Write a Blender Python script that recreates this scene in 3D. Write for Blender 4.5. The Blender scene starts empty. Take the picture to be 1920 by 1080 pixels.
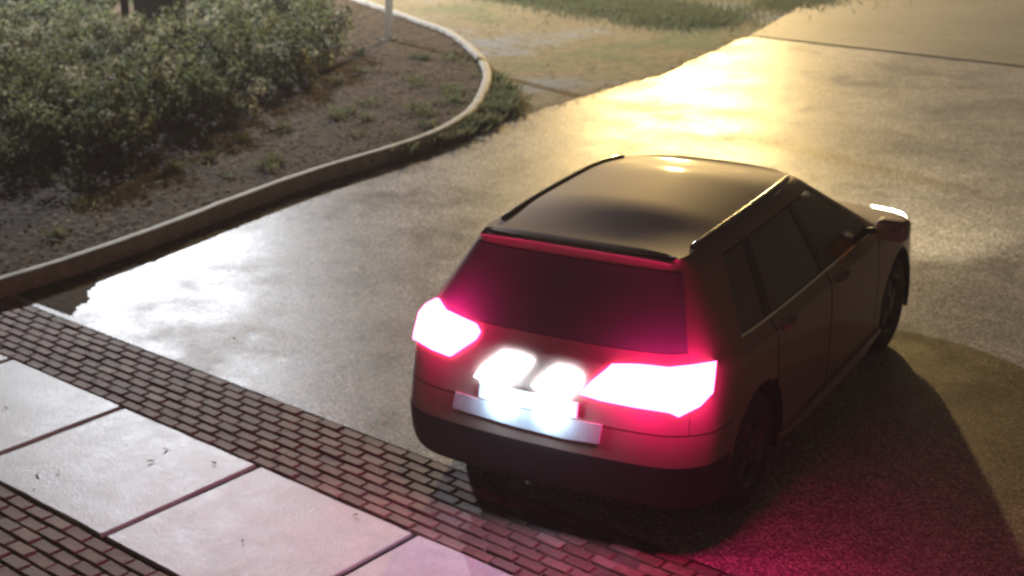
import bpy, bmesh, math, random
import numpy as np
from mathutils import Vector, Matrix
from mathutils.bvhtree import BVHTree
R = math.radians
random.seed(7); rng = np.random.default_rng(7)
scn = bpy.context.scene
col = scn.collection

# ------------------------------------------------------------------ camera
F_PX, PITCH, ROLL, YAW, CAM_H = 2704.6, 0.338, -0.016, -0.714, 3.724
cf = Vector((math.sin(YAW)*math.cos(PITCH), math.cos(YAW)*math.cos(PITCH), -math.sin(PITCH)))
cr = Vector((math.cos(YAW), -math.sin(YAW), 0)); cu = cr.cross(cf)
cr2 = math.cos(ROLL)*cr + math.sin(ROLL)*cu; cu2 = -math.sin(ROLL)*cr + math.cos(ROLL)*cu
CAM = Vector((0, 0, CAM_H))
cam_data = bpy.data.cameras.new('camera'); cam = bpy.data.objects.new('camera', cam_data); col.objects.link(cam)
mw = Matrix((cr2, cu2, -cf)).transposed().to_4x4(); mw.translation = CAM
cam.matrix_world = mw
cam_data.sensor_width = 36; cam_data.lens = 36*F_PX/1920; cam_data.clip_end = 3000; cam_data.clip_start = 0.05
cam_data.dof.use_dof = True; cam_data.dof.focus_distance = 3.2; cam_data.dof.aperture_fstop = 5.6   # soft fixed-focus surveillance lens
scn.camera = cam
def ray(px, py):
    return (cf + cr2*((px-960)/F_PX) - cu2*((py-540)/F_PX)).normalized()
def ground_at(px, py, z=0.0):
    d = ray(px, py); return CAM + d*((z-CAM_H)/d.z)

# ------------------------------------------------------------------ night sky, exposure
world = bpy.data.worlds.new('World'); scn.world = world; world.use_nodes = True
wn = world.node_tree; bg = wn.nodes['Background']
sky = wn.nodes.new('ShaderNodeTexSky'); sky.sky_type = 'NISHITA'; sky.sun_disc = False
sky.sun_elevation = R(2); sky.sun_rotation = R(140); sky.air_density = 1.5; sky.dust_density = 2.5
wn.links.new(sky.outputs[0], bg.inputs['Color']); bg.inputs['Strength'].default_value = 0.018
scn.render.engine = 'CYCLES'
scn.view_settings.view_transform = 'Standard'; scn.view_settings.look = 'None'
scn.view_settings.exposure = 0; scn.view_settings.gamma = 1

# lamp colours and powers (each is used in the builder of its own lamp)
LAMP_WHITE = ((0.88, 0.92, 1.0), 18500)
LAMP_WARM = ((1.0, 0.69, 0.26), 47000)

# ------------------------------------------------------------------ materials
def new_mat(name):
    m = bpy.data.materials.new(name); m.use_nodes = True
    return m, m.node_tree, m.node_tree.nodes['Principled BSDF']
def simple(name, c, rough=.6, metal=0, spec=.5, coat=0, var=0, scale=8, bump=0, bscale=60):
    m, nt, b = new_mat(name)
    b.inputs['Base Color'].default_value = (*c, 1); b.inputs['Roughness'].default_value = rough
    b.inputs['Metallic'].default_value = metal; b.inputs['Specular IOR Level'].default_value = spec
    b.inputs['Coat Weight'].default_value = coat; b.inputs['Coat Roughness'].default_value = .08
    tc = nt.nodes.new('ShaderNodeTexCoord')
    if var:
        n = nt.nodes.new('ShaderNodeTexNoise'); n.inputs['Scale'].default_value = scale; n.inputs['Detail'].default_value = 6
        nt.links.new(tc.outputs['Object'], n.inputs['Vector'])
        r = nt.nodes.new('ShaderNodeValToRGB')
        r.color_ramp.elements[0].position = .3; r.color_ramp.elements[1].position = .7
        r.color_ramp.elements[0].color = (*[max(0, x*(1-var)) for x in c], 1)
        r.color_ramp.elements[1].color = (*[x*(1+var) for x in c], 1)
        nt.links.new(n.outputs['Fac'], r.inputs['Fac']); nt.links.new(r.outputs[0], b.inputs['Base Color'])
    if bump:
        n = nt.nodes.new('ShaderNodeTexNoise'); n.inputs['Scale'].default_value = bscale; n.inputs['Detail'].default_value = 8
        nt.links.new(tc.outputs['Object'], n.inputs['Vector'])
        bp = nt.nodes.new('ShaderNodeBump'); bp.inputs['Strength'].default_value = bump; bp.inputs['Distance'].default_value = .01
        nt.links.new(n.outputs['Fac'], bp.inputs['Height']); nt.links.new(bp.outputs[0], b.inputs['Normal'])
    return m
def emit(name, c, s):
    m = bpy.data.materials.new(name); m.use_nodes = True; nt = m.node_tree
    b = nt.nodes['Principled BSDF']; b.inputs['Base Color'].default_value = (.4, .02, .05, 1) if c[1] < c[0]*.5 else (.8, .8, .8, 1)
    b.inputs['Roughness'].default_value = .15
    b.inputs['Emission Color'].default_value = (*c, 1); b.inputs['Emission Strength'].default_value = s
    return m
def ramp(nt, src, stops):
    r = nt.nodes.new('ShaderNodeValToRGB'); e = r.color_ramp.elements
    e[0].position, e[0].color = stops[0][0], (*stops[0][1], 1)
    e[1].position, e[1].color = stops[-1][0], (*stops[-1][1], 1)
    for p, c in stops[1:-1]:
        k = e.new(p); k.color = (*c, 1)
    nt.links.new(src, r.inputs['Fac']); return r.outputs[0]
def noise(nt, scale, detail=6, rough=.55, vec=None):
    n = nt.nodes.new('ShaderNodeTexNoise'); n.inputs['Scale'].default_value = scale
    n.inputs['Detail'].default_value = detail; n.inputs['Roughness'].default_value = rough
    if vec is None:
        vec = nt.nodes.new('ShaderNodeTexCoord').outputs['Object']
    nt.links.new(vec, n.inputs['Vector']); return n.outputs['Fac']
def mix(nt, f, a, b_, mode='MIX'):
    m = nt.nodes.new('ShaderNodeMix'); m.data_type = 'RGBA'; m.blend_type = mode
    if isinstance(f, float): m.inputs[0].default_value = f
    else: nt.links.new(f, m.inputs[0])
    for s, v in ((m.inputs[6], a), (m.inputs[7], b_)):
        if isinstance(v, tuple): s.default_value = (*v, 1)
        else: nt.links.new(v, s)
    return m.outputs[2]
def paved(name, c, speck, rough, bump=.5, agg=90, dirt=(.09, .065, .04), dirt_amt=.35, patchy=0, spec=.5):
    """asphalt / concrete: large blotches, fine aggregate, small stains"""
    m, nt, b = new_mat(name)
    big = noise(nt, .55, 5); mid = noise(nt, 5, 7, .65)
    c1 = ramp(nt, big, [(.32, tuple(x*.80 for x in c)), (.7, tuple(min(1, x*1.15) for x in c))])
    c2 = mix(nt, .55, c1, ramp(nt, mid, [(.3, (.45,)*3), (.7, (1.15,)*3)]), 'MULTIPLY')
    v = nt.nodes.new('ShaderNodeTexVoronoi'); v.inputs['Scale'].default_value = agg
    nt.links.new(nt.nodes.new('ShaderNodeTexCoord').outputs['Object'], v.inputs['Vector'])
    sep = nt.nodes.new('ShaderNodeSeparateColor'); nt.links.new(v.outputs['Color'], sep.inputs[0])
    c3 = mix(nt, speck, c2, ramp(nt, sep.outputs[0], [(0, (.25,)*3), (.75, (1.0,)*3), (1, (1.9,)*3)]), 'MULTIPLY')
    st = ramp(nt, noise(nt, 1.6, 9, .7), [(.55, (0,)*3), (.72, (dirt_amt,)*3)])
    stf = nt.nodes.new('ShaderNodeSeparateColor'); nt.links.new(st, stf.inputs[0])
    c4 = mix(nt, stf.outputs[0], c3, dirt)
    nt.links.new(c4, b.inputs['Base Color'])
    rr = nt.nodes.new('ShaderNodeMapRange'); rr.inputs[3].default_value = rough-.10; rr.inputs[4].default_value = rough+.12
    nt.links.new(mid, rr.inputs[0])
    b.inputs['Specular IOR Level'].default_value = spec
    pr = nt.nodes.new('ShaderNodeMapRange'); pr.inputs[1].default_value = .35; pr.inputs[2].default_value = .65; pr.inputs[3].default_value = -patchy; pr.inputs[4].default_value = patchy
    nt.links.new(noise(nt, 1.1, 8, .6), pr.inputs[0])
    ad = nt.nodes.new('ShaderNodeMath'); ad.operation = 'ADD'; nt.links.new(rr.outputs[0], ad.inputs[0]); nt.links.new(pr.outputs[0], ad.inputs[1])
    nt.links.new(ad.outputs[0], b.inputs['Roughness'])
    bp = nt.nodes.new('ShaderNodeBump'); bp.inputs['Strength'].default_value = bump; bp.inputs['Distance'].default_value = .006
    nt.links.new(v.outputs['Distance'], bp.inputs['Height'])
    bp2 = nt.nodes.new('ShaderNodeBump'); bp2.inputs['Strength'].default_value = bump*.6; bp2.inputs['Distance'].default_value = .02
    nt.links.new(mid, bp2.inputs['Height']); nt.links.new(bp.outputs[0], bp2.inputs['Normal'])
    nt.links.new(bp2.outputs[0], b.inputs['Normal'])
    return m
M = {}
M['road'] = paved('asphalt', (.45, .385, .315), 1.0, .42, .26, 95, patchy=.10, spec=.13)
M['road_far'] = paved('street_concrete', (.21, .19, .165), .35, .62, .4, 75)
M['road_far'].node_tree.nodes['Principled BSDF'].inputs['Specular IOR Level'].default_value = .28
M['slab'] = paved('slab_concrete', (.50, .475, .45), .12, .48, .25, 110, (.24, .215, .19), .75)
M['joint'] = simple('joint_dirt', (.016, .013, .011), .9, var=.4, scale=30)
m_, nt_, b_ = new_mat('dirt'); b_.inputs['Roughness'].default_value = .9; b_.inputs['Specular IOR Level'].default_value = .1
cA = ramp(nt_, noise(nt_, .45, 4), [(.36, (.13, .15, .075)), (.47, (.235, .185, .095)), (.55, (.24, .19, .11)), (.66, (.25, .25, .24))])
cB = mix(nt_, .75, cA, ramp(nt_, noise(nt_, 7, 8, .7), [(.3, (.45,)*3), (.7, (1.3,)*3)]), 'MULTIPLY')
nt_.links.new(cB, b_.inputs['Base Color'])
bp_ = nt_.nodes.new('ShaderNodeBump'); bp_.inputs['Strength'].default_value = .7; bp_.inputs['Distance'].default_value = .01
nt_.links.new(noise(nt_, 24, 8), bp_.inputs['Height']); nt_.links.new(bp_.outputs[0], b_.inputs['Normal'])
M['dirt'] = m_
M['soil'] = simple('soil', (.060, .038, .020), .95, spec=.08, var=.5, scale=7, bump=1, bscale=18)
M['kerb'] = simple('kerb_concrete', (.34, .30, .23), .75, var=.22, scale=9, bump=.35, bscale=50)
M['brick_bed'] = simple('brick_bed', (.115, .088, .07), .95, var=.4, scale=25)
bricks_m = []
for i, c in enumerate([(.19, .10, .075), (.155, .085, .065), (.22, .13, .10), (.16, .105, .085), (.28, .20, .16)]):
    bricks_m.append(simple('paver_brick_%d' % i, c, .72, var=.3, scale=14, bump=.5, bscale=70, spec=.3))
M['paint'] = simple('bronze_paint', (.30, .20, .155), .6, metal=.1, coat=.4, spec=.15)
M['trim'] = simple('black_trim', (.016, .014, .014), .5)
M['shell'] = simple('inner_shell', (.008, .008, .008), .8)
M['chrome'] = simple('chrome', (.75, .75, .75), .12, metal=1)
M['rail'] = simple('satin_rail', (.5, .48, .44), .2, metal=1)
M['rubber'] = simple('tyre_rubber', (.018, .017, .017), .8, var=.2, scale=40)
M['rim'] = simple('dark_alloy', (.10, .10, .10), .4, metal=.8)
M['interior'] = simple('cabin_fabric', (.03, .028, .027), .8)
M['glow_strip'] = simple('glow_strip_metal', (.55, .55, .56), .45, metal=.2, var=.1, scale=20)  # silver of the added strip that carries the plate glow
M['plate'] = simple('plate_white', (.78, .78, .76), .4)
M['tail'] = emit('tail_lens', (1.0, .045, .22), 32)
M['platelamp'] = emit('plate_lamp_lens', (.6, .78, 1.0), 30)
M['head'] = emit('head_lens', (1.0, .93, .72), 30)
def glass(name, tint, diffuse_mix, rough=.06):
    m = bpy.data.materials.new(name); m.use_nodes = True; nt = m.node_tree
    for n in list(nt.nodes):
        if n.type != 'OUTPUT_MATERIAL': nt.nodes.remove(n)
    out = nt.nodes['Material Output']
    t = nt.nodes.new('ShaderNodeBsdfTransparent'); t.inputs[0].default_value = (*tint, 1)
    d = nt.nodes.new('ShaderNodeBsdfDiffuse'); d.inputs[0].default_value = (.5, .48, .46, 1)
    g = nt.nodes.new('ShaderNodeBsdfGlossy'); g.inputs['Roughness'].default_value = rough
    fr = nt.nodes.new('ShaderNodeFresnel'); fr.inputs[0].default_value = 1.5
    m1 = nt.nodes.new('ShaderNodeMixShader'); m1.inputs[0].default_value = diffuse_mix  # grey diffuse layer added so the panes pick up lamp light
    nt.links.new(t.outputs[0], m1.inputs[1]); nt.links.new(d.outputs[0], m1.inputs[2])
    m2 = nt.nodes.new('ShaderNodeMixShader'); nt.links.new(fr.outputs[0], m2.inputs[0])
    nt.links.new(m1.outputs[0], m2.inputs[1]); nt.links.new(g.outputs[0], m2.inputs[2])
    nt.links.new(m2.outputs[0], out.inputs[0])
    return m
M['glass'] = glass('side_glass', (.62, .80, .76), .10)
M['glass_dark'] = glass('privacy_glass', (.03, .03, .03), .26, .30)
leaf_m = []
for i, c in enumerate([(.135, .160, .070), (.190, .210, .105), (.110, .135, .068), (.30, .295, .20)]):
    leaf_m.append(simple('leaf_%d' % i, c, .7, var=.35, scale=5, spec=.2))
M['stem'] = simple('stem_bark', (.05, .04, .028), .9, var=.3)
litter_m = [simple('litter_%d' % i, c, .85, spec=.12) for i, c in enumerate([(.11, .068, .032), (.060, .038, .018), (.17, .115, .060), (.085, .078, .032)])]
def thin_leaf(lm, k=.45):
    nt = lm.node_tree; pb = nt.nodes['Principled BSDF']; tr = nt.nodes.new('ShaderNodeBsdfTranslucent'); mx = nt.nodes.new('ShaderNodeMixShader'); mx.inputs[0].default_value = k
    if pb.inputs['Base Color'].links: nt.links.new(pb.inputs['Base Color'].links[0].from_socket, tr.inputs[0])
    else: tr.inputs[0].default_value = pb.inputs['Base Color'].default_value
    nt.links.new(pb.outputs[0], mx.inputs[1]); nt.links.new(tr.outputs[0], mx.inputs[2]); nt.links.new(mx.outputs[0], nt.nodes['Material Output'].inputs[0])
    return lm
grass_m = [thin_leaf(simple('grass_%d' % i, c, .7, spec=.2)) for i, c in enumerate([(.12, .16, .075), (.16, .19, .10), (.18, .17, .10)])]
leaf_m = [thin_leaf(m) for m in leaf_m]
M['pole'] = thin_leaf(simple('white_pole', (.82, .84, .85), .3, var=.05), .4)
M['dark_metal'] = simple('dark_metal', (.030, .026, .022), .6, var=.2)

# ------------------------------------------------------------------ helpers
def mesh_obj(name, verts, faces, mats, parent=None, smooth=False, fmat=None, loc=None):
    me = bpy.data.meshes.new(name); me.from_pydata([tuple(v) for v in verts], [], faces)
    for m in (mats if isinstance(mats, list) else [mats]): me.materials.append(m)
    if fmat is not None: me.polygons.foreach_set('material_index', fmat)
    if smooth: me.polygons.foreach_set('use_smooth', [True]*len(me.polygons))
    me.update()
    o = bpy.data.objects.new(name, me); col.objects.link(o)
    if parent: o.parent = parent
    if loc is not None: o.location = loc
    return o
def bm_obj(name, bm, mat, parent=None, smooth=False, loc=None):
    me = bpy.data.meshes.new(name); bm.to_mesh(me); bm.free()
    for m in (mat if isinstance(mat, list) else [mat]): me.materials.append(m)
    if smooth: me.polygons.foreach_set('use_smooth', [True]*len(me.polygons))
    o = bpy.data.objects.new(name, me); col.objects.link(o)
    if parent: o.parent = parent
    if loc is not None: o.location = loc
    return o
def box_bm(sx, sy, sz, c=(0, 0, 0), bevel=0, seg=1, bm=None):
    b2 = bmesh.new()
    bmesh.ops.create_cube(b2, size=1, matrix=Matrix.Translation(c) @ Matrix.Diagonal((sx, sy, sz, 1)))
    if bevel: bmesh.ops.bevel(b2, geom=b2.edges[:], offset=bevel, segments=seg, affect='EDGES', profile=.7)
    if bm is None: return b2
    tmp = bpy.data.meshes.new('t'); b2.to_mesh(tmp); b2.free(); bm.from_mesh(tmp); bpy.data.meshes.remove(tmp); return bm
def tube(bm, pts, radii, n=10, caps=True):
    rings = []; pts = [Vector(p) for p in pts]
    for i, p in enumerate(pts):
        t = (pts[min(i+1, len(pts)-1)] - pts[max(i-1, 0)]).normalized()
        a = t.cross(Vector((0, 0, 1)))
        if a.length < .05: a = t.cross(Vector((1, 0, 0)))
        a.normalize(); b = t.cross(a); r = radii[i] if isinstance(radii, (list, tuple)) else radii
        rings.append([bm.verts.new(p + a*math.cos(2*math.pi*k/n)*r + b*math.sin(2*math.pi*k/n)*r) for k in range(n)])
    for i in range(len(rings)-1):
        for k in range(n):
            bm.faces.new((rings[i][k], rings[i][(k+1) % n], rings[i+1][(k+1) % n], rings[i+1][k]))
    if caps:
        bm.faces.new(rings[0][::-1]); bm.faces.new(rings[-1])
    return bm
def empty(name, loc=(0, 0, 0), rz=0):
    o = bpy.data.objects.new(name, None); o.empty_display_size = .2; col.objects.link(o)
    o.location = loc; o.rotation_euler = (0, 0, rz); return o
def tag(o, label, cat, group=None):
    o['label'] = label; o['category'] = cat
    if group: o['group'] = group
    return o
def structure(o, label=None, cat=None, kind='structure'):
    o['kind'] = kind
    if label: o['label'] = label
    if cat: o['category'] = cat
    return o
def sheet(name, poly, z, mat):
    vs = [(x, y, z) for x, y in poly]
    return mesh_obj(name, vs, [list(range(len(vs)))], mat)
def inside(poly, x, y):
    c = False; n = len(poly)
    for i in range(n):
        x1, y1 = poly[i]; x2, y2 = poly[(i+1) % n]
        if (y1 > y) != (y2 > y) and x < (x2-x1)*(y-y1)/(y2-y1)+x1: c = not c
    return c

# ------------------------------------------------------------------ ground, road, apron
def grid_sheet(name, x0, x1, y0, y1, z, mat, n=40):
    vs = []; fs = []
    for j in range(n+1):
        for i in range(n+1):
            vs.append((x0+(x1-x0)*i/n, y0+(y1-y0)*j/n, z))
    for j in range(n):
        for i in range(n): fs.append((j*(n+1)+i, j*(n+1)+i+1, (j+1)*(n+1)+i+1, (j+1)*(n+1)+i))
    return mesh_obj(name, vs, fs, mat)
structure(grid_sheet('ground', -140, 140, -140, 140, -.03, M['dirt'], 4), 'bare brown dirt ground around the driveway', 'ground')
# driveway asphalt: left edge follows the gutter, then the verge past the kerb nose
BAND_Y = (4.74, 5.43); SLAB_Y = (3.66, 4.74)
JOINT_Y = 19.05
left = [(-10.03, 5.43), (-10.05, 6.3), (-10.12, 7.3), (-10.27, 8.3), (-10.4, 9.3), (-10.48, 10.3), (-10.5, 11.2), (-10.72, 12.3), (-10.88, 13.2), (-10.92, 14.1), (-10.96, 15.0), (-10.92, 15.8), (-11.2, 16.8), (-11.35, 17.7), (-11.6, 18.6), (-11.62, 19.0)]
fine = []
for a, b in zip(left[:-1], left[1:]):
    for k in range(8):
        t = k/8; j = .0 if a[1] < 11 else .018
        fine.append((a[0]+(b[0]-a[0])*t + random.uniform(-j, j), a[1]+(b[1]-a[1])*t))
fine.append(left[-1])
structure(sheet('driveway', fine + [(25, JOINT_Y-.05), (25, 5.43)], 0, M['road']), 'wet looking grey brown asphalt driveway under the car', 'road')
far = [(-11.65, JOINT_Y+.05), (-11.9, 20), (-12.3, 21.4), (-12.9, 23), (-13.6, 25.5), (-15, 30), (-22, 46), (25, 60), (25, JOINT_Y+.05)]
structure(sheet('street', far, .003, M['road_far']), 'pale street surface beyond the dark joint', 'road')
structure(grid_sheet('joint_bed', -11.7, 25, JOINT_Y-.09, JOINT_Y+.09, -.014, M['joint'], 2), 'dark joint line between driveway and street', 'joint')

# concrete apron slabs, each a part
apron = structure(mesh_obj('apron', *(lambda x0, x1, y0, y1: ([(x0, y0, -.012), (x1, y0, -.012), (x1, y1, -.012), (x0, y1, -.012)], [(0, 1, 2, 3)]))(-14, 6, 2.0, 5.43), M['joint']), 'concrete apron of large pale slabs between brick strips', 'pavement')
JX = [-14.0 + .0]
JX = [-11.3, -9.98, -8.68, -7.38, -6.06, -4.79, -3.50, -2.2, -.9, .4]
for i in range(len(JX)-1):
    g = .021
    x0, x1 = JX[i]+g, JX[i+1]-g; y0, y1 = SLAB_Y[0]+.012, SLAB_Y[1]-.012
    # slightly worn edge: perimeter jittered, bevelled
    per = []
    for (ax, ay), (bx, by) in zip([(x0, y0), (x1, y0), (x1, y1), (x0, y1)], [(x1, y0), (x1, y1), (x0, y1), (x0, y0)]):
        for k in range(7):
            t = k/7; per.append((ax+(bx-ax)*t+random.uniform(-.004, .004), ay+(by-ay)*t+random.uniform(-.004, .004)))
    dz = random.uniform(-.002, .003); cx, cy = (x0+x1)/2, (y0+y1)/2
    vs = [(x, y, -.011) for x, y in per] + [(x, y, .004+dz) for x, y in per] + [(cx+(x-cx)*.988, cy+(y-cy)*.986, .010+dz) for x, y in per]
    n = len(per); fs = [(k, (k+1) % n, n+(k+1) % n, n+k) for k in range(n)] + [(n+k, n+(k+1) % n, 2*n+(k+1) % n, 2*n+k) for k in range(n)] + [tuple(range(2*n, 3*n))]
    mesh_obj('slab', vs, fs, M['slab'], apron)
# brick strips
def brick_mesh(L, W, H, seed):
    bm = box_bm(L, W, H, (0, 0, 0), .007, 1)
    rr = random.Random(seed)
    for v in bm.verts:
        v.co += Vector((rr.uniform(-.0025, .0025), rr.uniform(-.0025, .0025), rr.uniform(-.0015, .0015)))
    me = bpy.data.meshes.new('brick'); bm.to_mesh(me); bm.free(); return me
def brick_strip(label, x0, x1, y0, y1, rows, L):
    bed = mesh_obj('brick_strip', [(x0, y0, -.009), (x1, y0, -.009), (x1, y1, -.009), (x0, y1, -.009)], [(0, 1, 2, 3)], M['brick_bed'])
    structure(bed, label, 'pavement')
    W = (y1-y0)/rows; base = [brick_mesh(L-.014, W-.013, .05, s) for s in range(4)]
    meshes = []
    for mi, m in enumerate(bricks_m):
        for b in base:
            c = b.copy(); c.materials.append(m); meshes.append(c)
    cnt = 0
    for r in range(rows):
        x = x0 + (L/2 if r % 2 else 0) + random.uniform(-.01, .01)
        while x < x1:
            k = random.choices(range(5), [5, 5, 4, 4, 1.2])[0]
            o = bpy.data.objects.new('brick', meshes[k*4+random.randrange(4)]); col.objects.link(o); o.parent = bed
            o.location = (x+L/2, y0+W*(r+.5), -.022+random.uniform(-.004, .006))
            o.rotation_euler = (random.uniform(-.015, .015), random.uniform(-.012, .012), random.uniform(-.012, .012))
            x += L; cnt += 1
    return cnt
n1 = brick_strip('worn red brown brick strip between asphalt and slabs', -10.6, -3.9, 4.745, 5.425, 8, .185)
n2 = brick_strip('worn red brown brick strip on the near side of the slabs', -8.6, -5.2, 2.72, 3.655, 10, .185)
# the strips go on under and past the car, outside the counted bricks, as one joined mesh
def joined_bricks(spans, L=.185):
    vs, fs, fm = [], [], []
    for x0, x1, y0, y1, rows in spans:
        W = (y1-y0)/rows
        for r in range(rows):
            x = x0 + (L/2 if r % 2 else 0)
            while x < x1:
                z = .003+random.uniform(-.004, .006); b = len(vs); a0, a1, c0, c1 = x+.007, x+L-.007, y0+W*r+.0065, y0+W*(r+1)-.0065
                for zz, k in ((-.03, 0), (z-.006, 0), (z, .006)):
                    vs.extend([(a0+k, c0+k, zz), (a1-k, c0+k, zz), (a1-k, c1-k, zz), (a0+k, c1-k, zz)])
                for lv in (0, 4):
                    for q in range(4): fs.append((b+lv+q, b+lv+(q+1) % 4, b+lv+4+(q+1) % 4, b+lv+4+q))
                fs.append((b+8, b+9, b+10, b+11)); fm += [random.choices(range(5), [5, 5, 4, 4, 1.2])[0]]*9
                x += L
    return mesh_obj('brick_paving', vs, fs, bricks_m, fmat=fm)
structure(joined_bricks([(-3.8, 6, 4.745, 5.425, 8), (-5.1, 6, 2.72, 3.655, 10), (-13, -8.7, 2.72, 3.655, 10), (-13, -10.7, 4.745, 5.425, 8)]), 'brown bricks of the strips continuing past the car', 'pavement', 'stuff')
structure(grid_sheet('brick_bed', -13, 6, 2.71, 3.658, -.0105, M['brick_bed'], 2), 'sand bed under the near brick strip', 'pavement')
structure(grid_sheet('brick_bed', -3.89, 6, 4.742, 5.427, -.0105, M['brick_bed'], 2), 'sand bed under the brick strip past the car', 'pavement')
# ------------------------------------------------------------------ kerb and planting bed
kerb_pts = [(-9.86, 4.2), (-9.88, 5.38), (-9.92, 6.12), (-10.07, 7.13), (-10.26, 8.05), (-10.44, 9.2), (-10.52, 10.42), (-10.66, 11.2), (-11.05, 12.15), (-11.74, 13.16), (-12.52, 14.1), (-13.57, 15.05), (-15.07, 16.12), (-16.09, 16.6), (-17.12, 17.05), (-18.52, 17.65), (-24, 20), (-40, 27)]
def catmull(pts, n):
    out = []
    for i in range(len(pts)-1):
        p0 = np.array(pts[max(i-1, 0)]); p1 = np.array(pts[i]); p2 = np.array(pts[i+1]); p3 = np.array(pts[min(i+2, len(pts)-1)])
        for k in range(n):
            t = k/n; out.append(tuple(.5*((2*p1)+(-p0+p2)*t+(2*p0-5*p1+4*p2-p3)*t*t+(-p0+3*p1-3*p2+p3)*t**3)))
    out.append(tuple(pts[-1])); return out
kp = catmull(kerb_pts, 8)
prof = [(0, -.03), (0, .128), (.012, .143), (.028, .15), (.092, .15), (.11, .142), (.115, .02)]
vs, fs = [], []
for i, p in enumerate(kp):
    a = np.array(kp[max(i-1, 0)]); b = np.array(kp[min(i+1, len(kp)-1)]); t = (b-a)/np.linalg.norm(b-a); nrm = np.array((-t[1], t[0]))
    for d, z in prof:
        q = np.array(p)+nrm*d; vs.append((q[0]+random.uniform(-.003, .003), q[1], z+random.uniform(-.002, .002) if z > .1 else z))
k = len(prof)
for i in range(len(kp)-1):
    for j in range(k-1): fs.append((i*k+j, (i+1)*k+j, (i+1)*k+j+1, i*k+j+1))
kerb = structure(mesh_obj('kerb', vs, fs, M['kerb'], smooth=True), 'narrow concrete kerb curving round the planting bed', 'kerb')
bed_poly = [(p[0], p[1]) for p in kp]
inner = []
for i, p in enumerate(kp):
    a = np.array(kp[max(i-1, 0)]); b = np.array(kp[min(i+1, len(kp)-1)]); t = (b-a)/np.linalg.norm(b-a)
    inner.append((p[0]-t[1]*.1, p[1]+t[0]*.1))
bed_full = inner + [(-60, 27), (-60, 4.2)]
structure(sheet('planting_bed', bed_full, .095, M['soil']), 'brown soil of the planting bed behind the kerb', 'soil')

# gutter dirt along the kerb foot (irregular sheet lying on the asphalt)
vs, fs = [], []
gl = [p for p in kp if 5.4 <= p[1] <= 13.4 and p[0] > -12]
gl2 = []
for a, b in zip(gl[:-1], gl[1:]):
    for k in range(6): gl2.append((a[0]+(b[0]-a[0])*k/6, a[1]+(b[1]-a[1])*k/6))
gl = gl2
for i, p in enumerate(gl):
    w = .20 + .06*math.sin(i*.11) + .03*math.sin(i*.37+1) + .015*math.sin(i*1.3) + .6*max(0, 1-(p[1]-5.4)/1.0)**1.5 + random.uniform(-.004, .004)
    vs += [(p[0]-.02, p[1], .004), (p[0]+w*.6, p[1], .006), (p[0]+w, p[1], .002)]
for i in range(len(gl)-1):
    for j in range(2): fs.append((i*3+j, i*3+j+1, (i+1)*3+j+1, (i+1)*3+j))
structure(mesh_obj('gutter_dirt', vs, fs, M['soil']), 'dark dirt collected along the foot of the kerb', 'dirt', 'stuff')

# leaf litter on the bed: tiny curled quads
def litter(name, pts, z, smin, smax, mats, label, cat, lift=.03):
    vs, fs, fm = [], [], []
    for x, y in pts:
        s = random.uniform(smin, smax); a = random.uniform(0, 6.28); zz = z+random.uniform(.004, lift)
        ca, sa = math.cos(a), math.sin(a); b = len(vs); ti = random.uniform(-.5, .5)
        for u, v, w in ((-1, 0, .0), (0, -.45, .25), (1, 0, .1), (0, .45, .25)):
            vs.append((x+(u*ca-v*sa)*s, y+(u*sa+v*ca)*s, zz+w*s*.8+u*s*ti*.6))
        fs += [(b, b+1, b+3), (b+1, b+2, b+3)]; m = random.randrange(len(mats)); fm += [m, m]
    return structure(mesh_obj(name, vs, fs, mats, fmat=fm), label, cat, 'stuff')
pts = []
while len(pts) < 14000:
    x, y = random.uniform(-19, -9.9), random.uniform(4.4, 17.5)
    if inside(bed_full, x, y): pts.append((x, y))
litter('leaf_litter', pts, .095, .015, .05, litter_m, 'brown leaf litter and weeds covering the planting bed', 'leaf litter', .05)
pts = []
while len(pts) < 700:
    i = random.randrange(len(gl)); pts.append((gl[i][0]+abs(random.gauss(0, .16))+.01, gl[i][1]+random.uniform(-.1, .1)))
litter('gutter_litter', pts, .006, .008, .022, litter_m, 'small dead leaves lying along the kerb foot', 'leaf litter', .012)
# loose scraps on the slabs, driveway and verge
pts = [(random.uniform(-10, -5), random.uniform(3.7, 4.7)) for _ in range(14)]
litter('twig_scraps', pts, .012, .012, .03, litter_m[:2], 'few dark leaf scraps lying on the slabs', 'leaf litter', .004)
pts = []
for a, b in zip(fine[:-1], fine[1:]):
    if a[1] > 11:
        for _ in range(14): pts.append((a[0]+random.gauss(-.02, .10), a[1]+random.uniform(-.1, .1)))
litter('edge_grit', pts, .0, .008, .028, litter_m, 'grit and dead leaves along the ragged asphalt edge', 'leaf litter', .008)
pts = [(random.uniform(-10, -1), random.uniform(5.6, 22)) for _ in range(160)]
litter('road_scraps', pts, .003, .008, .022, litter_m, 'scattered tiny leaves and grit on the driveway', 'leaf litter', .003)

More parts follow.
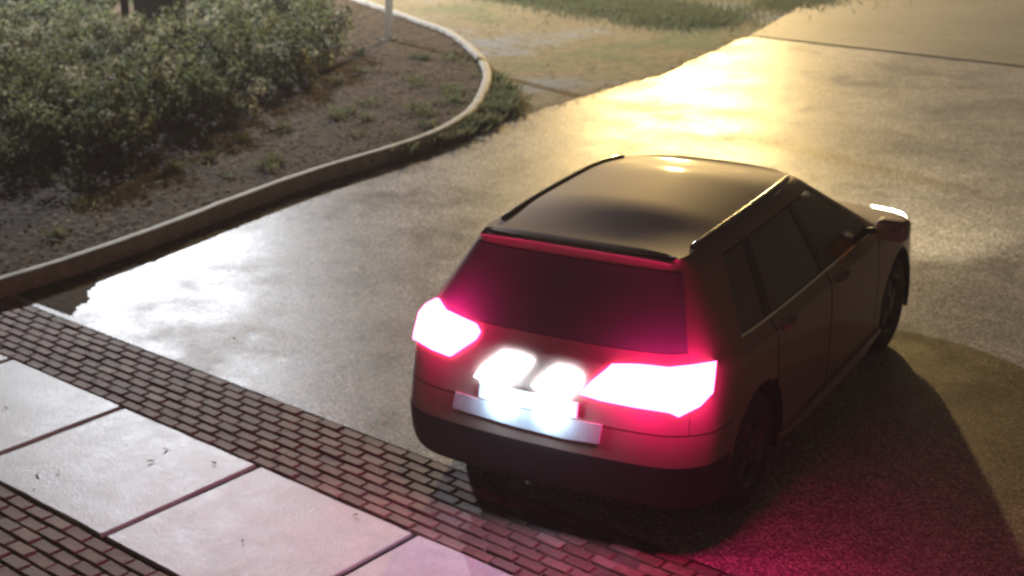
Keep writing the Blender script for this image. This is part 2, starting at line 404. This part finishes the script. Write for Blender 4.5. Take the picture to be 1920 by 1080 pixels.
# grass
def grass(name, blobs, z, label, hmin=.05, hmax=.14):
    vs, fs, fm = [], [], []
    for cx, cy, rx, ry, n in blobs:
        for _ in range(n):
            x, y = cx+random.gauss(0, rx*.5), cy+random.gauss(0, ry*.5)
            h = random.uniform(hmin, hmax); a = random.uniform(0, 6.28); w = random.uniform(.004, .009)
            dx, dy = math.cos(a), math.sin(a); l = random.uniform(.2, 1.0)*h; b = len(vs)
            vs += [(x-dy*w, y+dx*w, z), (x+dy*w, y-dx*w, z), (x+dx*l*.4+dy*w*.7, y+dy*l*.4-dx*w*.7, z+h*.65), (x+dx*l, y+dy*l, z+h)]
            fs += [(b, b+1, b+2), (b, b+2, b+3)]; m = random.randrange(3); fm += [m, m]
    return structure(mesh_obj(name, vs, fs, grass_m, fmat=fm), label, 'grass', 'stuff')
grass('grass_patch', [(-15.0, 20.4, 1.7, 1.1, 6500), (-13.5, 20.0, 1.0, 1.0, 3600), (-17, 20.3, 1.6, .6, 2000), (-12.8, 22.5, .7, 1.2, 1500), (-14.5, 23.5, 2.2, 1.4, 3500)], -.03, 'patchy green grass on the verge by the street')
grass('kerb_grass', [(-11.5, 13.0, .25, .35, 900), (-11.15, 12.6, .2, .3, 800), (-10.85, 11.9, .13, .3, 700), (-11.9, 13.6, .15, .2, 250), (-12.45, 14.0, .15, .15, 200), (-10.62, 11.2, .08, .4, 400), (-10.55, 10.3, .06, .4, 160)], -.03, 'tufts of grass growing against the outside of the kerb', .06, .2)
pts = [(random.uniform(-17, -11), random.uniform(13.5, 20.5)) for _ in range(900)]
pts = [p for p in pts if not inside(bed_full, *p)]
litter('verge_litter', pts, -.028, .012, .045, litter_m, 'bits of leaf and gravel on the dirt verge', 'leaf litter', .02)
bl = []
for _ in range(120):
    x, y = random.uniform(-16, -10.3), random.uniform(5, 15)
    if inside(bed_full, x, y): bl.append((x, y, random.uniform(.06, .2), random.uniform(.06, .2), random.randrange(15, 60)))
grass('bed_weeds', bl, .09, 'sparse low weeds scattered over the planting bed', .03, .12)

# ------------------------------------------------------------------ shrubs
def shrub_meshes(seed):
    rr = random.Random(seed); vs, fs, fm = [], [], []
    clumps = []
    for _ in range(34):
        a = rr.uniform(0, 6.28); r = .50*math.sqrt(rr.random()); z = rr.uniform(.10, .62)*(1-.45*(r/.5)**2)
        clumps.append((r*math.cos(a), r*math.sin(a), z+.06, rr.uniform(.06, .15), rr.randrange(4)))
    for cx, cy, cz, cr_, cm in clumps:
        for _ in range(32):
            d = Vector((rr.gauss(0, 1), rr.gauss(0, 1), rr.gauss(0, .8))).normalized()*cr_*rr.uniform(.5, 1.1)
            p = Vector((cx, cy, cz))+d
            if p.z < .03: continue
            s = rr.uniform(.022, .046)
            n = (d.normalized()+Vector((rr.gauss(0, .5), rr.gauss(0, .5), .5+rr.gauss(0, .4)))).normalized()
            a = n.cross(Vector((rr.gauss(0, 1), rr.gauss(0, 1), rr.gauss(0, 1)))).normalized(); b = n.cross(a); k = len(vs)
            vs += [p-a*s, p-b*s*.5+n*s*.12, p+a*s, p+b*s*.5+n*s*.12]
            fs.append((k, k+1, k+2, k+3)); fm.append(cm if rr.random() < .75 else rr.randrange(4))
    me = bpy.data.meshes.new('foliage'); me.from_pydata([tuple(v) for v in vs], [], fs)
    for m in leaf_m: me.materials.append(m)
    me.polygons.foreach_set('material_index', fm)
    bm = bmesh.new()
    for _ in range(6):
        a = rr.uniform(0, 6.28); r = rr.uniform(.15, .4)
        tube(bm, [(0.03*math.cos(a), .03*math.sin(a), 0), (r*.5*math.cos(a), r*.5*math.sin(a), .25), (r*math.cos(a), r*math.sin(a), .5)], [.012, .009, .004], 5)
    ms = bpy.data.meshes.new('stem'); bm.to_mesh(ms); bm.free(); ms.materials.append(M['stem'])
    return me, ms
SH = [shrub_meshes(100+i) for i in range(5)]
hedge_poly = [(-12.9, 4.3), (-12.75, 7.0), (-12.5, 7.6), (-12.6, 8.4), (-12.95, 10.0), (-13.7, 11.7), (-15.2, 13.5), (-16.4, 14.6), (-18.4, 16.4), (-21, 17.8), (-27, 18), (-27, 10), (-20, 4.3)]
sp = []
y = 4.4
while y < 18:
    x = -27
    while x < -12:
        px, py = x+random.uniform(-.2, .2), y+random.uniform(-.2, .2)
        if inside(hedge_poly, px, py): sp.append((px, py))
        x += .72
    y += .66
def in_frame(P, m=80):
    d = Vector(P)-CAM; z = d.dot(cf)
    if z <= 0: return False
    return -m < 960+F_PX*d.dot(cr2)/z < 1920+m and -m < 540-F_PX*d.dot(cu2)/z < 1080+m
NSH = 0
for (x, y) in sp:
    if not (in_frame((x, y, .1), 60) or in_frame((x, y, .8), 60)): continue
    if math.hypot(x+19.6, y-13.4) < .5 or math.hypot(x+20.2, y-14.6) < .9: continue
    d_ = Vector((x, y, .1))-CAM; q_ = (960+F_PX*d_.dot(cr2)/d_.dot(cf), 540-F_PX*d_.dot(cu2)/d_.dot(cf))
    if 205 < q_[0] < 375 and -60 < q_[1] < 105: continue      # gap round the dark box and posts
    f, s = SH[random.randrange(5)]; sc = random.uniform(.85, 1.2)
    t = empty('shrub', (x, y, .09), random.uniform(0, 6.28)); t.scale = (sc, sc, sc*random.uniform(.85, 1.2))
    for nm, me in (('foliage', f), ('stem', s)):
        o = bpy.data.objects.new(nm, me); col.objects.link(o); o.parent = t
    tag(t, 'low leafy olive green shrub in the dense bed behind the kerb', 'shrub', 'shrubs massed in the planting bed'); NSH += 1

# ------------------------------------------------------------------ lamps
def point(parent, loc, c, power, radius, name='lamp_light'):
    L = bpy.data.lights.new(name, 'POINT'); L.color = c; L.energy = power; L.shadow_soft_size = radius
    o = bpy.data.objects.new(name, L); col.objects.link(o); o.parent = parent; o.location = loc; return o
def street_lamp(name, loc, h, r0, r1, arm, mat, lamp, label, bulb_r, lean=(0, 0), collar=True):
    t = empty(name, loc)
    bm = bmesh.new(); tube(bm, [(0, 0, 0), (lean[0]*.5, lean[1]*.5, h*.5), (lean[0], lean[1], h)], [r0, (r0+r1)/2, r1], 14)
    bm_obj('pole', bm, mat, t, True)
    bm = box_bm(r0*5, r0*5, .02, (0, 0, .012), .004); bm_obj('base_plate', bm, M['dark_metal'], t)
    bm = bmesh.new(); ax, ay = arm; top = Vector((lean[0], lean[1], h))
    tube(bm, [top-Vector((0, 0, .15)), top+Vector((ax*.3, ay*.3, .15)), top+Vector((ax, ay, .25))], r1*.8, 8); bm_obj('arm', bm, mat, t, True)
    hp = top+Vector((ax, ay, .22))
    ang = math.atan2(ay, ax)
    bm = box_bm(.62, .24, .09, (0, 0, .05), .03, 2)
    bmesh.ops.transform(bm, matrix=Matrix.Translation(hp) @ Matrix.Rotation(ang, 4, 'Z'), verts=bm.verts)
    hd = bm_obj('lamp_head', bm, M['dark_metal'], t, True)
    bm = bmesh.new(); bmesh.ops.create_uvsphere(bm, u_segments=14, v_segments=8, radius=1, matrix=Matrix.Translation(hp-Vector((0, 0, .0))) @ Matrix.Rotation(ang, 4, 'Z') @ Matrix.Diagonal((.2, .09, .06, 1)))
    gm = emit(name+'_lens', lamp[0], 25); bm_obj('lamp_lens', bm, gm, hd, True)
    point(t, hp-Vector((0, 0, .12+bulb_r)), lamp[0], lamp[1], bulb_r)
    return tag(t, label, 'street lamp')
wp = empty('white_pole', (-15.5, 15.15, .09))
bm = bmesh.new(); tube(bm, [(0, 0, 0), (.06, .05, 1.2), (.17, .14, 3.4)], [.058, .058, .058], 14); bm_obj('pole', bm, M['pole'], wp, True)
bm_obj('base_plate', box_bm(.2, .2, .02, (0, 0, .012), .004), M['dark_metal'], wp)
bm = bmesh.new(); tube(bm, [(.17, .14, 3.4), (.171, .141, 3.43)], [.052, .03], 14); bm_obj('pole_cap', bm, M['pole'], wp, True)
tag(wp, 'slim white metal pole standing in the planting bed by the kerb', 'pole')
street_lamp('street_lamp', (-27.4, 18.9, -.03), 7.5, .08, .05, (1.0, -.8), M['dark_metal'], LAMP_WHITE, 'tall street lamp with cold white light beyond the shrubs', .2)
bm = bmesh.new(); tube(bm, [(0, 0, 0), (.01, 0, 1.2), (.0, .02, 2.5)], [.065, .06, .055], 10)
tag(bm_obj('dark_post', bm, M['dark_metal'], None, True, (-19.6, 13.4, .08)), 'thick dark post rising from the shrubs left of the dark box', 'post')
street_lamp('street_lamp', (-29.4, 42.9, -.03), 8.5, .09, .05, (1.2, -1.0), M['dark_metal'], LAMP_WARM, 'tall dark street lamp with amber light far along the street', .35)
# dark things between the shrubs beside the garden lamp
cab = empty('utility_cabinet', (-19.75, 14.15, .09), R(25))
bm_obj('cabinet_body', box_bm(.72, .40, .62, (0, 0, .33), .07, 3), M['dark_metal'], cab, True)
bm_obj('cabinet_lid', box_bm(.78, .45, .07, (0, 0, .68), .03, 2), M['trim'], cab, True)
bm_obj('plinth', box_bm(.66, .36, .06, (0, 0, .03), .005), M['kerb'], cab)
tag(cab, 'squat dark box with rounded edges among the shrubs', 'cabinet')
for (px, py, r, lb) in ((345, 30, .045, 'thin dark stake right of the squat dark box'), (321, 16, .035, 'thin dark stake behind the squat dark box'), (304, 10, .035, 'thin dark stake close behind the dark box, beside another stake')):
    g = ground_at(px, py, .12)
    bm = bmesh.new(); tube(bm, [(0, 0, 0), (.01, 0, .8), (.0, .02, 1.6)], [r, r*.9, r*.7], 8)
    tag(bm_obj('stake', bm, M['dark_metal'], None, True, (g.x, g.y, .08)), lb, 'stake', 'stakes behind the shrubs')

# ------------------------------------------------------------------ the car
CAR_LOC = (-4.35, 5.165, 0); CAR_ROT = .183
car = empty('car', CAR_LOC, CAR_ROT)
tag(car, 'bronze hatchback with glaring tail lamps leaving over the brick strip', 'car')
# control rings: list over height of list over u of (x, y, z); u0 rear centre ... u11 front centre
Z = lambda z, n=12: [z]*n
rings_xy = [
 [(0, .16), (.34, .17), (.64, .21), (.78, .34), (.80, .60), (.80, 1.05), (.80, 1.95), (.80, 2.9), (.79, 3.5), (.66, 3.98), (.34, 4.10), (0, 4.12)],
 [(0, .03), (.36, .045), (.67, .09), (.835, .24), (.862, .58), (.865, 1.05), (.865, 1.95), (.865, 2.9), (.86, 3.5), (.74, 4.05), (.38, 4.20), (0, 4.23)],
 [(0, .00), (.36, .012), (.68, .06), (.848, .21), (.876, .56), (.878, 1.05), (.872, 1.95), (.875, 2.9), (.873, 3.5), (.76, 4.07), (.40, 4.23), (0, 4.26)],
 [(0, .03), (.36, .042), (.67, .085), (.846, .24), (.880, .56), (.884, 1.05), (.880, 1.95), (.880, 2.9), (.872, 3.5), (.75, 4.06), (.40, 4.22), (0, 4.25)],
 [(0, .09), (.36, .10), (.655, .14), (.820, .28), (.866, .58), (.872, 1.05), (.870, 1.95), (.868, 2.9), (.84, 3.5), (.70, 3.99), (.38, 4.13), (0, 4.16)],
 [(0, .15), (.36, .16), (.63, .20), (.770, .33), (.816, .60), (.826, 1.05), (.828, 1.95), (.815, 2.93), (.73, 3.08), (.55, 3.16), (.30, 3.21), (0, 3.22)],
 [(0, .42), (.30, .43), (.515, .46), (.600, .55), (.622, .80), (.636, 1.15), (.640, 1.80), (.600, 2.24), (.535, 2.36), (.40, 2.43), (.20, 2.46), (0, 2.47)],
 [(0, .40), (.28, .41), (.47, .44), (.550, .52), (.572, .80), (.585, 1.15), (.588, 1.80), (.550, 2.16), (.48, 2.26), (.36, 2.33), (.18, 2.36), (0, 2.37)],
]
rings_z = [Z(.20), Z(.27), Z(.46), Z(.68),
 [.93, .93, .93, .93, .925, .915, .90, .885, .86, .79, .775, .775],
 [1.03, 1.03, 1.035, 1.04, 1.02, 1.00, .985, .975, .98, .995, 1.0, 1.0],
 [1.40, 1.40, 1.395, 1.385, 1.39, 1.405, 1.42, 1.405, 1.40, 1.405, 1.41, 1.41],
 [1.455, 1.455, 1.45, 1.44, 1.445, 1.46, 1.475, 1.46, 1.455, 1.46, 1.465, 1.465]]
CP = np.array([[(x*1.055, y, z) for (x, y), z in zip(rings_xy[r], rings_z[r])] for r in range(8)])   # [v][u]
NU, NV = 11, 7
def cr_w(t, ten=.42):
    # cardinal spline weights
    return np.array([-ten*t+2*ten*t*t-ten*t**3, 1+(ten-3)*t*t+(2-ten)*t**3, ten*t+(3-2*ten)*t*t+(ten-2)*t**3, -ten*t*t+ten*t**3])
def S(u, v):
    sgn = 1.0
    if u < 0: u, sgn = -u, -1.0
    u = min(max(u, 0), NU-1e-6); v = min(max(v, 0), NV-1e-6)
    i, j = int(u), int(v); wu, wv = cr_w(u-i), cr_w(v-j)
    P = np.zeros(3)
    for b in range(4):
        jj = j-1+b
        row = CP[min(max(jj, 0), NV)]
        q = np.zeros(3)
        for a in range(4):
            ii = i-1+a
            if ii < 0: p = row[-ii]*np.array((-1, 1, 1))
            elif ii > NU: p = row[2*NU-ii]*np.array((-1, 1, 1))
            else: p = row[ii]
            q += wu[a]*p
        P += wv[b]*q
    return Vector((P[0]*sgn, P[1], P[2]))
def SN(u, v):
    e = .03
    du = S(u+e, v)-S(u-e, v); dv = S(u, min(v+e, NV))-S(u, max(v-e, 0))
    n = du.cross(dv)
    return n.normalized() if n.length > 1e-9 else Vector((0, 0, 1))
WH = [(.80, .335), (3.40, .335)]; ARCH = .385; WR = .325
def patch(name, u0, u1, v0, v1, mat, parent, off=0., nu=None, nv=None, thick=0., arch=True):
    nu = nu or max(3, int(abs(u1-u0)*9)); nv = nv or max(3, int((v1-v0)*7))
    P = [[S(u0+(u1-u0)*i/nu, v0+(v1-v0)*j/nv) + SN(u0+(u1-u0)*i/nu, v0+(v1-v0)*j/nv)*off for i in range(nu+1)] for j in range(nv+1)]
    bm = bmesh.new(); V = [[bm.verts.new(p) for p in r] for r in P]
    inn = set()
    if arch:
        for r in V:
            for w in r:
                if abs(w.co.x) < .45: continue
                for (cy, cz) in WH:
                    d = math.hypot(w.co.y-cy, w.co.z-cz)
                    if d < ARCH: inn.add((w, cy, cz))
        idx = {w: (cy, cz) for w, cy, cz in inn}
    else: idx = {}
    for j in range(nv):
        for i in range(nu):
            q = (V[j][i], V[j][i+1], V[j+1][i+1], V[j+1][i])
            if all(w in idx for w in q): continue
            try: bm.faces.new(q)
            except ValueError: pass
    for w, (cy, cz) in idx.items():
        d = math.hypot(w.co.y-cy, w.co.z-cz)
        if d > 1e-4: w.co.y = cy+(w.co.y-cy)*ARCH/d; w.co.z = cz+(w.co.z-cz)*ARCH/d
    bmesh.ops.delete(bm, geom=[w for w in bm.verts if not w.link_faces], context='VERTS')
    left_f = set(bm.faces); comps = []
    while left_f:
        st = [left_f.pop()]; cm_ = list(st)
        while st:
            f = st.pop()
            for e in f.edges:
                for h in e.link_faces:
                    if h in left_f: left_f.remove(h); st.append(h); cm_.append(h)
        comps.append(cm_)
    comps.sort(key=len)
    for cm_ in comps[:-1]: bmesh.ops.delete(bm, geom=cm_, context='FACES')
    if thick:
        bmesh.ops.solidify(bm, geom=bm.faces[:], thickness=thick)
    bmesh.ops.recalc_face_normals(bm, faces=bm.faces)
    return bm_obj(name, bm, mat, parent, True)
g = .012
# inner dark shell shows through the shut lines
for u0, u1, v0, v1 in ((-11, 11, 0, 5.02), (-11, 11, 5.93, 7)):
    patch('inner_frame', u0, u1, v0, v1, M['shell'], car, -.014, nu=150)
PM = M['paint']
patch('rear_bumper', -3.62, 3.62, 2.2, 2.9, PM, car, 0, nu=72)
patch('bumper_shade_band', -3.62, 3.62, 0, 2.2, M['trim'], car, .003, nu=72)  # lower bumper coloured black in place of the shade under the tail
tg = patch('tailgate', -2.45, 2.45, 2.9+.03, 5.05, PM, car)
for s in (-1, 1):
    patch('quarter_panel', s*(2.45+g), s*(5-g), 2.93, 5.03, PM, car)
    patch('quarter_panel', s*(3.62+g), s*(5-g), 1.0, 2.93, PM, car)
    patch('sill', s*5, s*7, 0, .95, PM, car, .004)
    for nm, a, b in (('rear_door', 5, 6), ('front_door', 6, 7)):
        d = patch(nm, s*(a+g), s*(b-g), .95+.03, 5.03, PM, car, nu=14, nv=28)
        # handle
        hu = a+.22; hb = S(s*hu, 4.05); hn = SN(s*hu, 4.05)
        if hn.x*s < 0: hn = -hn
        bm = bmesh.new(); tube(bm, [hb+hn*.005+Vector((0, -.09, 0)), hb+hn*.035+Vector((0, -.06, .004)), hb+hn*.035+Vector((0, .06, .0)), hb+hn*.005+Vector((0, .09, 0))], .011, 8)
        bm_obj('door_handle', bm, PM, d, True)
        patch('window', s*(a+.07), s*(b-.06), 5.06, 5.92, M['glass'] if a == 6 else M['glass_dark'], d, -.004, nu=12, nv=10)
    patch('quarter_window', s*4.2, s*4.9, 5.06, 5.92, M['glass_dark'], car, -.004)
    # pillars between the windows and cant rail
    for a, b in ((2.46, 4.2), (4.9, 5.07), (5.94, 6.07), (6.94, 7.35)):
        patch('pillar', s*a, s*b, 5.02, 5.95, PM if a in (2.46, 6.94) else M['trim'], car, 0, nu=max(4, int((b-a)*9)), nv=10)
    patch('belt_trim', s*4.15, s*7.0, 5.00, 5.055, M['chrome'], car, .006, nu=30, nv=2)
    patch('fender', s*(7+g), s*9.2, 0, 3.97, PM, car)
    # arch liners, sill skirt
    for cy, cz in WH:
        vs, fs = [], []
        for i in range(25):
            a = math.pi*(-.12+1.24*i/24)
            for x in (.48, .908): vs.append((s*x, cy+ARCH*math.cos(a), cz+ARCH*math.sin(a)))
        for i in range(24): fs.append((2*i, 2*i+1, 2*i+3, 2*i+2))
        mesh_obj('arch_liner', vs, fs, M['trim'], car, True)
    bm = bmesh.new(); tube(bm, [(s*.915, 1.17, .262), (s*.932, 1.6, .258), (s*.932, 2.6, .258), (s*.917, 3.02, .262)], [.02, .032, .032, .02], 8)
    bm_obj('side_skirt', bm, PM, car, True)
patch('front_bumper', 9.2+g, 11, 0, 3.4, PM, car); patch('front_bumper', -11, -9.2-g, 0, 3.4, PM, car)
patch('grille', 9.6, 11, 3.42, 3.97, M['trim'], car); patch('grille', -11, -9.6, 3.42, 3.97, M['trim'], car)
for s in (-1, 1):
    patch('hood', s*(7.02+g), s*11, 3.99, 5.0, PM, car)
    patch('headlight', s*9.05, s*9.75, 3.40, 3.95, M['head'], car, .012)
    patch('windscreen', s*7.35, s*11, 5.02, 5.93, M['glass'], car, -.003)
    patch('roof_edge', s*0, s*11, 5.95, 7, PM, car, 0, nu=90, nv=6)
patch('rear_window', -2.46, 2.46, 5.06, 5.93, M['glass_dark'], car, .003, nu=40, nv=12)
# roof skin
def sm(t):
    t = min(1, max(0, t)); return t*t*(3-2*t)
vs, fs = [], []; NR, NC = 100, 24
for i in range(NR+1):
    p = S(11*i/NR, 7)
    for c in range(NC+1):
        x = p.x*(2*c/NC-1)
        vs.append((x, p.y, p.z+0.0015+.070*(1-(x/.63)**2)*sm((p.y-.38)/.75)*sm((2.38-p.y)/.7)))
for i in range(NR):
    for c in range(NC): fs.append((i*(NC+1)+c, i*(NC+1)+c+1, (i+1)*(NC+1)+c+1, (i+1)*(NC+1)+c))
roof = mesh_obj('roof', vs, fs, PM, car, True)
# short roof spoiler
vs, fs = [], []
for i in range(21):
    x = -.56+1.12*i/20; e = (abs(x)/.56)**4*.05
    vs += [(x, .50, 1.472-e*.4), (x, .395+e, 1.462-e*.5), (x, .388+e, 1.455-e*.5), (x, .392+e, 1.446-e*.5), (x, .50, 1.44-e*.4)]
for i in range(20):
    for j in range(4): fs.append((i*5+j, i*5+j+1, (i+1)*5+j+1, (i+1)*5+j))
fs += [tuple(range(5)), tuple(range(100, 105))[::-1]]
mesh_obj('spoiler', vs, fs, PM, car, True)
# roof rails
for s in (-1, 1):
    rp = []
    for k in range(13):
        u = 3.6+(7.0-3.6)*k/12; p = S(s*u, 7); lift = .007*min(1, k/1.5, (12-k)/1.5)
        rp.append(p+Vector((-s*.035, 0, .012+lift)))
    bm = bmesh.new(); tube(bm, rp, .010, 8); bm_obj('roof_rail', bm, M['rail'], car, True)
# floor and cabin
bm_obj('floor_pan', box_bm(1.5, 3.7, .05, (0, 2.1, .24), .01), M['shell'], car)
bm_obj('parcel_shelf', box_bm(1.3, .55, .03, (0, .62, .97), .01), M['interior'], car)
bm_obj('dashboard', box_bm(1.42, .42, .28, (0, 2.85, .84), .08, 3), M['interior'], car, True)
for x, y in ((-.36, 1.75), (.36, 1.75), (-.36, .98), (.36, .98)):
    st = bm_obj('seat', box_bm(.5, .5, .16, (x, y+.22, .48), .06, 3), M['interior'], car, True)
    b = box_bm(.48, .14, .62, (0, 0, .31), .06, 3); bmesh.ops.transform(b, matrix=Matrix.Translation((x, y-.02, .50)) @ Matrix.Rotation(.2, 4, 'X'), verts=b.verts)
    bm_obj('backrest', b, M['interior'], st, True)
    b = box_bm(.26, .10, .18, (0, 0, 0), .045, 3); bmesh.ops.transform(b, matrix=Matrix.Translation((x, y-.16, 1.19)) @ Matrix.Rotation(.15, 4, 'X'), verts=b.verts)
    bm_obj('headrest', b, M['interior'], st, True)
bm = bmesh.new(); tube(bm, [Vector((.36+.18*math.cos(a), 2.42+.18*math.sin(a)*.35, .92+.18*math.sin(a)*.94)) for a in [2*math.pi*k/20 for k in range(21)]], .014, 6, False)
bm_obj('steering_wheel', bm, M['trim'], car, True)
# wheels
def wheel(x, y):
    s = 1 if x > 0 else -1
    w = empty('wheel', (x, y, WR)); w.parent = car
    bm = bmesh.new(); pr = [(-.10, .205), (-.105, .27), (-.085, .315), (-.05, WR), (.05, WR), (.085, .315), (.105, .27), (.10, .205)]
    n = 36; rg = []
    for k in range(n):
        a = 2*math.pi*k/n; rg.append([bm.verts.new((px, r*math.cos(a), r*math.sin(a))) for px, r in pr])
    for k in range(n):
        for j in range(len(pr)-1): bm.faces.new((rg[k][j], rg[k][j+1], rg[(k+1) % n][j+1], rg[(k+1) % n][j]))
    bm_obj('tyre', bm, M['rubber'], w, True)
    bm = bmesh.new()
    for sp_ in range(5):
        a0 = 2*math.pi*sp_/5
        b2 = box_bm(.03, .07, .19, (s*.06, 0, .115), .01, 1)
        bmesh.ops.transform(b2, matrix=Matrix.Rotation(a0, 4, 'X'), verts=b2.verts)
        tmp = bpy.data.meshes.new('t'); b2.to_mesh(tmp); b2.free(); bm.from_mesh(tmp); bpy.data.meshes.remove(tmp)
    rg = []
    for k in range(n):
        a = 2*math.pi*k/n; rg.append([bm.verts.new((s*px, r*math.cos(a), r*math.sin(a))) for px, r in ((.095, .21), (.095, .195), (.03, .19), (-.09, .20))])
    for k in range(n):
        for j in range(3): bm.faces.new((rg[k][j], rg[k][j+1], rg[(k+1) % n][j+1], rg[(k+1) % n][j]))
    bmesh.ops.create_cone(bm, cap_ends=True, segments=20, radius1=.055, radius2=.045, depth=.05, matrix=Matrix.Translation((s*.065, 0, 0)) @ Matrix.Rotation(math.pi/2*s, 4, 'Y'))
    bm_obj('rim', bm, M['rim'], w, True)
    bm = bmesh.new(); bmesh.ops.create_cone(bm, cap_ends=True, segments=24, radius1=.15, radius2=.15, depth=.02, matrix=Matrix.Rotation(math.pi/2, 4, 'Y'))
    bm_obj('brake_disc', bm, M['dark_metal'], w)
for x in (-.80, .80):
    for y in (WH[0][0], WH[1][0]): wheel(x, y)
# mirrors
for s in (-1, 1):
    bm = box_bm(.20, .13, .13, (s*1.03, 2.78, 1.04), .045, 3)
    mo = bm_obj('mirror', bm, PM, car, True)
    bm = bmesh.new(); tube(bm, [(s*.84, 2.80, 1.0), (s*.97, 2.79, 1.02)], .022, 8); bm_obj('mirror_arm', bm, M['trim'], mo, True)
    bm_obj('mirror_glass', box_bm(.16, .006, .10, (s*1.03, 2.713, 1.04), .002), M['chrome'], mo)
# rear lamps: outline laid on the body skin, thickened into a real lens
car_m = Matrix.Translation(CAR_LOC) @ Matrix.Rotation(CAR_ROT, 4, 'Z')
def skin_bvh():
    vs, fs = [], []; nu, nv = 220, 60
    for j in range(nv+1):
        for i in range(nu+1):
            vs.append(S(-11+22*i/nu, 7*j/nv))
    for j in range(nv):
        for i in range(nu): fs.append((j*(nu+1)+i, j*(nu+1)+i+1, (j+1)*(nu+1)+i+1, (j+1)*(nu+1)+i))
    return BVHTree.FromPolygons([car_m @ v for v in vs], fs)
bvh = skin_bvh(); car_i = car_m.inverted()
def on_skin(px, py):
    d = ray(px, py); h = bvh.ray_cast(CAM, d)
    if h[0] is None: return None
    n = h[1]
    if n.dot(d) > 0: n = -n
    return car_i @ h[0], (car_i.to_3x3() @ n)
def lens(name, poly, mat, h0, h1, parent=car, step=9):
    """fill a pixel outline with a fine grid on the skin, raise it by h1"""
    xs = [p[0] for p in poly]; ys = [p[1] for p in poly]
    bm = bmesh.new(); G = {}
    nx = int((max(xs)-min(xs))/step)+2; ny = int((max(ys)-min(ys))/step)+2
    from mathutils.geometry import delaunay_2d_cdt
    pts = []
    m = len(poly)
    for i in range(m):
        a, b = poly[i], poly[(i+1) % m]; L = max(1, int(math.hypot(b[0]-a[0], b[1]-a[1])/step))
        for k in range(L): pts.append(Vector((a[0]+(b[0]-a[0])*k/L, a[1]+(b[1]-a[1])*k/L)))
    nb = len(pts)
    for i in range(nx):
        for j in range(ny):
            x, y = min(xs)+i*step, min(ys)+j*step
            if inside(poly, x, y) and min(math.hypot(x-p.x, y-p.y) for p in pts[:nb]) > step*.6: pts.append(Vector((x, y)))
    vs2, _, fs2, _, _, _ = delaunay_2d_cdt(pts, [(i, (i+1) % nb) for i in range(nb)], [list(range(nb))], 1, 1e-4)
    top, bot = [], []
    for i, v in enumerate(vs2):
        h = on_skin(v.x, v.y)
        if h is None:
            cx, cy = sum(xs)/m, sum(ys)/m; t = 0
            while h is None and t < 1:
                t += .04; h = on_skin(v.x+(cx-v.x)*t, v.y+(cy-v.y)*t)
        p, n = h; top.append(bm.verts.new(p+n*h1)); bot.append(bm.verts.new(p+n*h0))
    for f in fs2:
        bm.faces.new([top[i] for i in f]); bm.faces.new([bot[i] for i in f][::-1])
    edges = {}
    for f in fs2:
        for a, b in zip(f, f[1:]+f[:1]) if isinstance(f, list) else zip(f, tuple(f[1:])+tuple(f[:1])):
            edges[(a, b)] = 1
    for (a, b) in edges:
        if (b, a) not in edges: bm.faces.new((top[a], bot[a], bot[b], top[b]))
    bmesh.ops.recalc_face_normals(bm, faces=bm.faces)
    return bm_obj(name, bm, mat, parent)
lens('taillight', [(1090, 738), (1112, 714), (1150, 684), (1200, 685), (1255, 691), (1300, 686), (1338, 680), (1336, 705), (1332, 735), (1310, 760), (1272, 780), (1255, 772), (1190, 762), (1130, 750)], M['tail'], -.01, .022)
lens('taillight', [(765, 628), (772, 598), (800, 575), (825, 562), (838, 582), (868, 596), (894, 608), (901, 622), (893, 636), (846, 667), (815, 655), (790, 640)], M['tail'], -.01, .022)
# plate with its two lamps
lens('plate_lamp', [(893, 705), (908, 684), (945, 657), (975, 663), (1001, 674), (985, 695), (960, 715), (930, 722)], M['platelamp'], -.005, .02)
lens('plate_lamp', [(1000, 722), (1020, 702), (1045, 684), (1075, 690), (1094, 704), (1090, 722), (1062, 748), (1030, 745)], M['platelamp'], -.005, .02)
lens('number_plate', [(902, 716), (996, 736), (1086, 756), (1083, 784), (993, 765), (900, 744)], M['plate'], .002, .014)
lens('plate_glow_strip', [(856, 734), (900, 748), (993, 769), (1083, 788), (1130, 796), (1124, 832), (1060, 822), (960, 797), (850, 764)], M['glow_strip'], .001, .010)  # strip added below the plate to catch its light as a glow
for px, py in ((945, 748), (1035, 770)):
    p, n = on_skin(px, py); point(car, p+n*.05, (.50, .74, 1.0), 6.5, .03, 'plate_lamp_light')
for px, py, k in ((1215, 722, 1), (1300, 715, .8), (835, 612, .7)):
    p, n = on_skin(px, py); point(car, p+n*.11, (1.0, .010, .24), 16*k, .05, 'tail_fill_light')  # unseen extra points off the lenses, added to redden tailgate and rear glass
# headlamp beams
for s in (-1, 1):
    L = bpy.data.lights.new('headlamp_beam', 'SPOT'); L.color = (1, .90, .66); L.energy = 420; L.spot_size = R(56); L.spot_blend = 1; L.shadow_soft_size = .06
    o = bpy.data.objects.new('headlamp_beam', L); col.objects.link(o); o.parent = car; o.location = (s*.6, 4.30, .72)
    o.rotation_euler = (R(90-8), 0, 0)
print('bricks', n1, n2, 'shrubs', NSH)

# ------------------------------------------------------------------ night mist
HAZE = .0036
if HAZE:
    hm = bpy.data.materials.new('mist'); hm.use_nodes = True; nt = hm.node_tree
    for n in list(nt.nodes):
        if n.type != 'OUTPUT_MATERIAL': nt.nodes.remove(n)
    pv = nt.nodes.new('ShaderNodeVolumePrincipled'); pv.inputs['Density'].default_value = HAZE; pv.inputs['Color'].default_value = (.9, .9, .9, 1)
    nt.links.new(pv.outputs[0], nt.nodes['Material Output'].inputs['Volume'])
    structure(bm_obj('haze', box_bm(290, 290, 13, (0, 0, 5.4)), hm), 'thin night mist in the air', 'mist', 'stuff')
